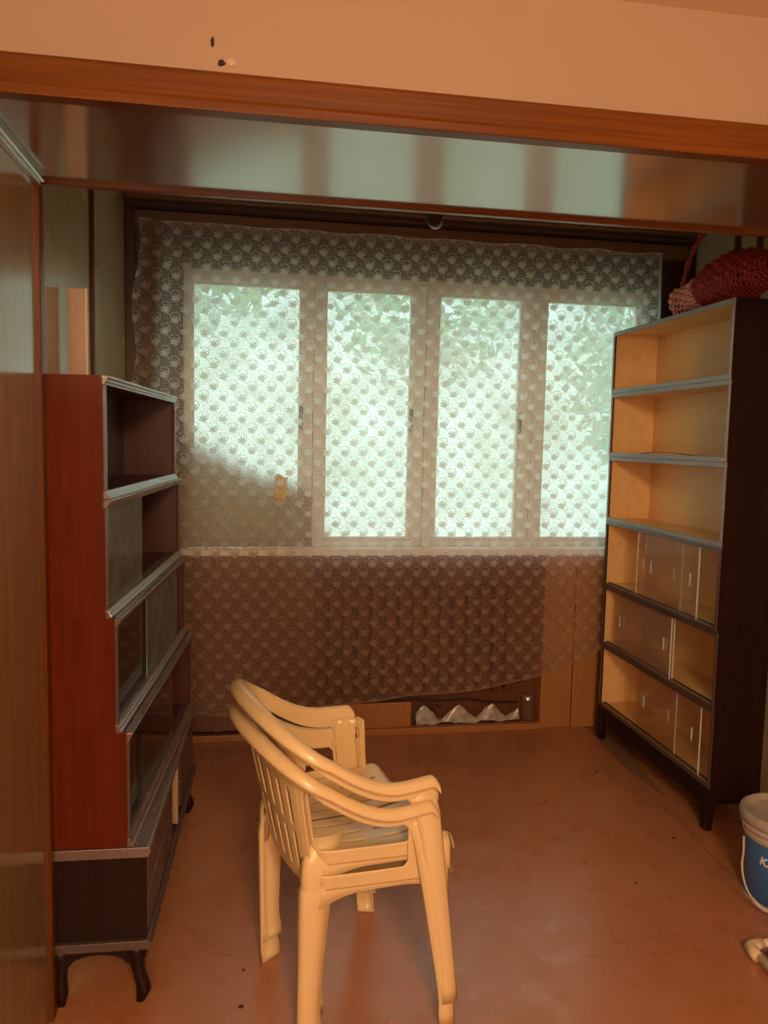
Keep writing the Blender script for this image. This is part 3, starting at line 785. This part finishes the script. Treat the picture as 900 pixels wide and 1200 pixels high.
    # side skirts arching between the legs
    for sg in (-1, 1):
        b = len(v); n = 30
        for i in range(n+1):
            a = i/n*.98; p = Vector(seat(a, sg)); dep = .028+.075*abs(2*i/n-1)**3.0
            out = Vector((0, sg*.012, 0))
            v += [tuple(p), tuple(p+out+Vector((0, 0, -.010))), tuple(p+out*1.4+Vector((0, 0, -.010-dep)))]
        for i in range(n):
            for k in range(2): f.append((b+i*3+k, b+i*3+k+1, b+(i+1)*3+k+1, b+(i+1)*3+k))
    S['seat'] = (v, f)
    # ---- legs: open angle profiles
    def leg(top, foot, front, sg, wt, wf):
        v, f = [], []; n = 16
        for j in range(n+1):
            t = j/n; c = Vector(top).lerp(Vector(foot), t)
            if not front and t < .16: c += Vector((.030, -sg*.030, 0))*(1-t/.16)**1.5
            if front and t < .12: c += Vector((-.004, -sg*.012, 0))*(1-t/.12)
            wd = wt+(wf-wt)*min(1, t*1.25)**.7; d_ = .036-.012*t
            dr = -1 if front else 1     # side plate runs backwards from a front leg
            row = [c+Vector((dr*wd, sg*.000, 0)), c+Vector((dr*wd*.5, sg*.003, 0)), c+Vector((dr*.008, 0, 0)), c+Vector((0, -sg*.008, 0)), c+Vector((dr*.001, -sg*(d_*.6), 0)), c+Vector((dr*.003, -sg*d_, 0))]
            if t > .9:
                row = [c+(q-c)*1.10 for q in row]
            v += [tuple(q) for q in row]
        for j in range(n):
            for k in range(5): f.append((j*6+k, j*6+k+1, (j+1)*6+k+1, (j+1)*6+k))
        # sole
        b = n*6; f.append(tuple(b+k for k in range(6)))
        return v, f
    for sg in (-1, 1):
        S['leg_f%d' % sg] = leg((.122, sg*.266, .585), (.196, sg*.270, .002), True, sg, .078, .044)
        S['leg_b%d' % sg] = leg((-.205, sg*.203, .465), (-.200, sg*.174, .002), False, sg, .085, .054)
    return S
CS = chair_meshes()
def chair(label, loc, rz):
    t = thing('plastic_armchair', label, 'chair', loc, rz, None)
    for k, (v, f) in CS.items():
        nm = 'armrest' if k.startswith('armrest') else 'leg' if k.startswith('leg') else k
        me = D.meshes.get('chair_'+k)
        if me is None:
            me = D.meshes.new('chair_'+k); me.from_pydata(v, [], f); me.update()
            bm = bmesh.new(); bm.from_mesh(me); bmesh.ops.remove_doubles(bm, verts=bm.verts, dist=.0002)
            loose = [x for x in bm.verts if not x.link_faces]; bmesh.ops.delete(bm, geom=loose, context='VERTS')
            bmesh.ops.recalc_face_normals(bm, faces=bm.faces); bm.to_mesh(me); bm.free()
            me.materials.append(M['plastic'])
            for p in me.polygons: p.use_smooth = True
        o = D.objects.new(nm, me); COL.objects.link(o); o.parent = t
        sm = o.modifiers.new('soften', 'SMOOTH'); sm.factor = .4; sm.iterations = 2
        if nm == 'leg': o.modifiers.remove(sm)
        sd = o.modifiers.new('thickness', 'SOLIDIFY'); sd.thickness = .004; sd.offset = 0
    return t
CO = (.26, 2.03); CA = math.radians(15.6)
chair('cream yellow plastic armchair standing on the floor, lower one of the stacked pair', (CO[0], CO[1], 0), CA)
chair('cream yellow plastic armchair nested on top of the other, slotted seat showing', (CO[0]+.004, CO[1]+.0, .064), CA)

# ------------------------------------------------------------------ bucket
BU = thing('paint_bucket', 'blue plastic bucket with dusty grey lid at the right edge beside the bookcase', 'bucket', (1.762, 2.235, -.004))
MB().lathe([(0, 0), (.118, 0), (.122, .004), (.130, .215)], 48).build('body', 'bucket_blue', BU, smooth=True)
MB().lathe([(.119, 0), (.1235, .002), (.1235, .010), (.120, .012)], 48).build('foot_ring', 'bucket_white', BU, smooth=True)
MB().lathe([(.130, .213), (.134, .215), (.137, .235), (.134, .240), (.140, .243), (.144, .258), (.140, .262)], 48).build('collar', 'bucket_white', BU, smooth=True)
MB().lathe([(.138, .262), (.146, .266), (.149, .280), (.146, .296), (.138, .301), (.128, .298), (.120, .287), (.112, .284), (.06, .286), (0, .284)], 56).build('lid', 'bucket_lid', BU, smooth=True)
hb = []
hp = [(1.604, 2.235, .222), (1.596, 2.22, .175), (1.583, 2.205, .135), (1.580, 2.18, .088), (1.590, 2.155, .055), (1.612, 2.125, .033), (1.650, 2.095, .030), (1.70, 2.07, .034), (1.77, 2.06, .050), (1.85, 2.08, .085), (1.905, 2.14, .15), (1.918, 2.235, .222)]
for k in range(len(hp)-1):
    for q in range(3):
        a_, b_ = Vector(hp[k]), Vector(hp[k+1]); m0 = (b_-Vector(hp[max(k-1, 0)]))/2; m1 = (Vector(hp[min(k+2, len(hp)-1)])-a_)/2; t = q/3
        p = a_*(2*t**3-3*t*t+1)+m0*(t**3-2*t*t+t)+b_*(-2*t**3+3*t*t)+m1*(t**3-t*t)
        hb.append(tuple(p-Vector((1.762, 2.235, -.004))))
hn = MB().tube(hb, .0035, 8).build('handle', 'bucket_white', BU, smooth=True)
MB().tube(hb[12:20], .0065, 8).build('grip', 'bucket_white', hn, smooth=True)
# printed letters, wrapped on the body
tx = D.curves.new('lettering', 'FONT'); tx.body = 'KA'; tx.size = .038; tx.extrude = .0004; tx.shear = .25; tx.offset = .0012
to = D.objects.new('tmp_text', tx); COL.objects.link(to)
dg = bpy.context.evaluated_depsgraph_get(); me = D.meshes.new_from_object(to.evaluated_get(dg)); D.objects.remove(to)
bm = bmesh.new(); bm.from_mesh(me)
bmesh.ops.triangulate(bm, faces=bm.faces)
bmesh.ops.subdivide_edges(bm, edges=bm.edges, cuts=2)
a0 = math.radians(197)
for vv in bm.verts:
    x, y, z = vv.co; a = a0+x/.128; r = .1295+z+.0008; zz = .148+y
    r += (zz-.2)*.03
    vv.co = (r*math.cos(a), r*math.sin(a), zz)
bm.to_mesh(me); bm.free(); me.materials.clear()
link('lettering', me, 'text_white', BU)

# ------------------------------------------------------------------ plastic pipe frame on the floor
PF = thing('pipe_frame', 'cream plastic pipe corner frame with dark rods lying in front of the blue bucket', 'frame', (1.462, 1.972, 0))
MB().tube([(.004, -.004, .022), (-.020, -.30, .022)], .012, 12).build('pipe', 'pipe', PF, smooth=True)
MB().tube([(.0, .0, .022), (.26, .055, .022)], .012, 12).build('pipe', 'pipe', PF, smooth=True)
el = MB().tube([(-.008, -.045, .022), (-.005, -.022, .022), (.0, .0, .0225), (.018, .010, .022), (.045, .012, .022)], [.0165, .0165, .0185, .0165, .0165], 12); el.build('elbow', 'elbow', PF, smooth=True)
for k in range(3):
    MB().tube([(.040+.03*k, -.022-.012*k, .020), (.018+.03*k, -.30, .020)], .008, 10).build('rod', 'mahogany_edge', PF, smooth=True)

# crumbs on the floor
for (x, y, r, w_) in ((-.026, 2.10, .006, 'tiny dark crumb between the chair and the mahogany bookcase, the farther of two'),
                      (-.028, 1.956, .008, 'dark crumb on the floor left of the chair leg, the nearer of two'),
                      (1.214, 2.985, .006, 'small dark crumb on the open floor left of the right bookcase'),
                      (1.301, 2.368, .004, 'tiny crumb on the floor between the chair and the bucket'),
                      (1.599, 2.639, .008, 'dark crumb on the floor just left of the near leg of the right bookcase'),
                      (1.561, 3.242, .010, 'largest dark crumb, beside the floor seam near the right bookcase'),
                      (.83, 2.55, .004, 'tiny crumb on the floor behind the seat of the chair')):
    c = MB().prism([(r*math.cos(2*PI*i/7)*random.uniform(.6, 1.3), r*.7*math.sin(2*PI*i/7)*random.uniform(.6, 1.2)) for i in range(7)], 'z', 0, .003)
    tag(c.build('dirt_crumb', 'crumb', loc=(x, y, 0.0)), w_, 'crumb', 'dirt crumbs on the floor')
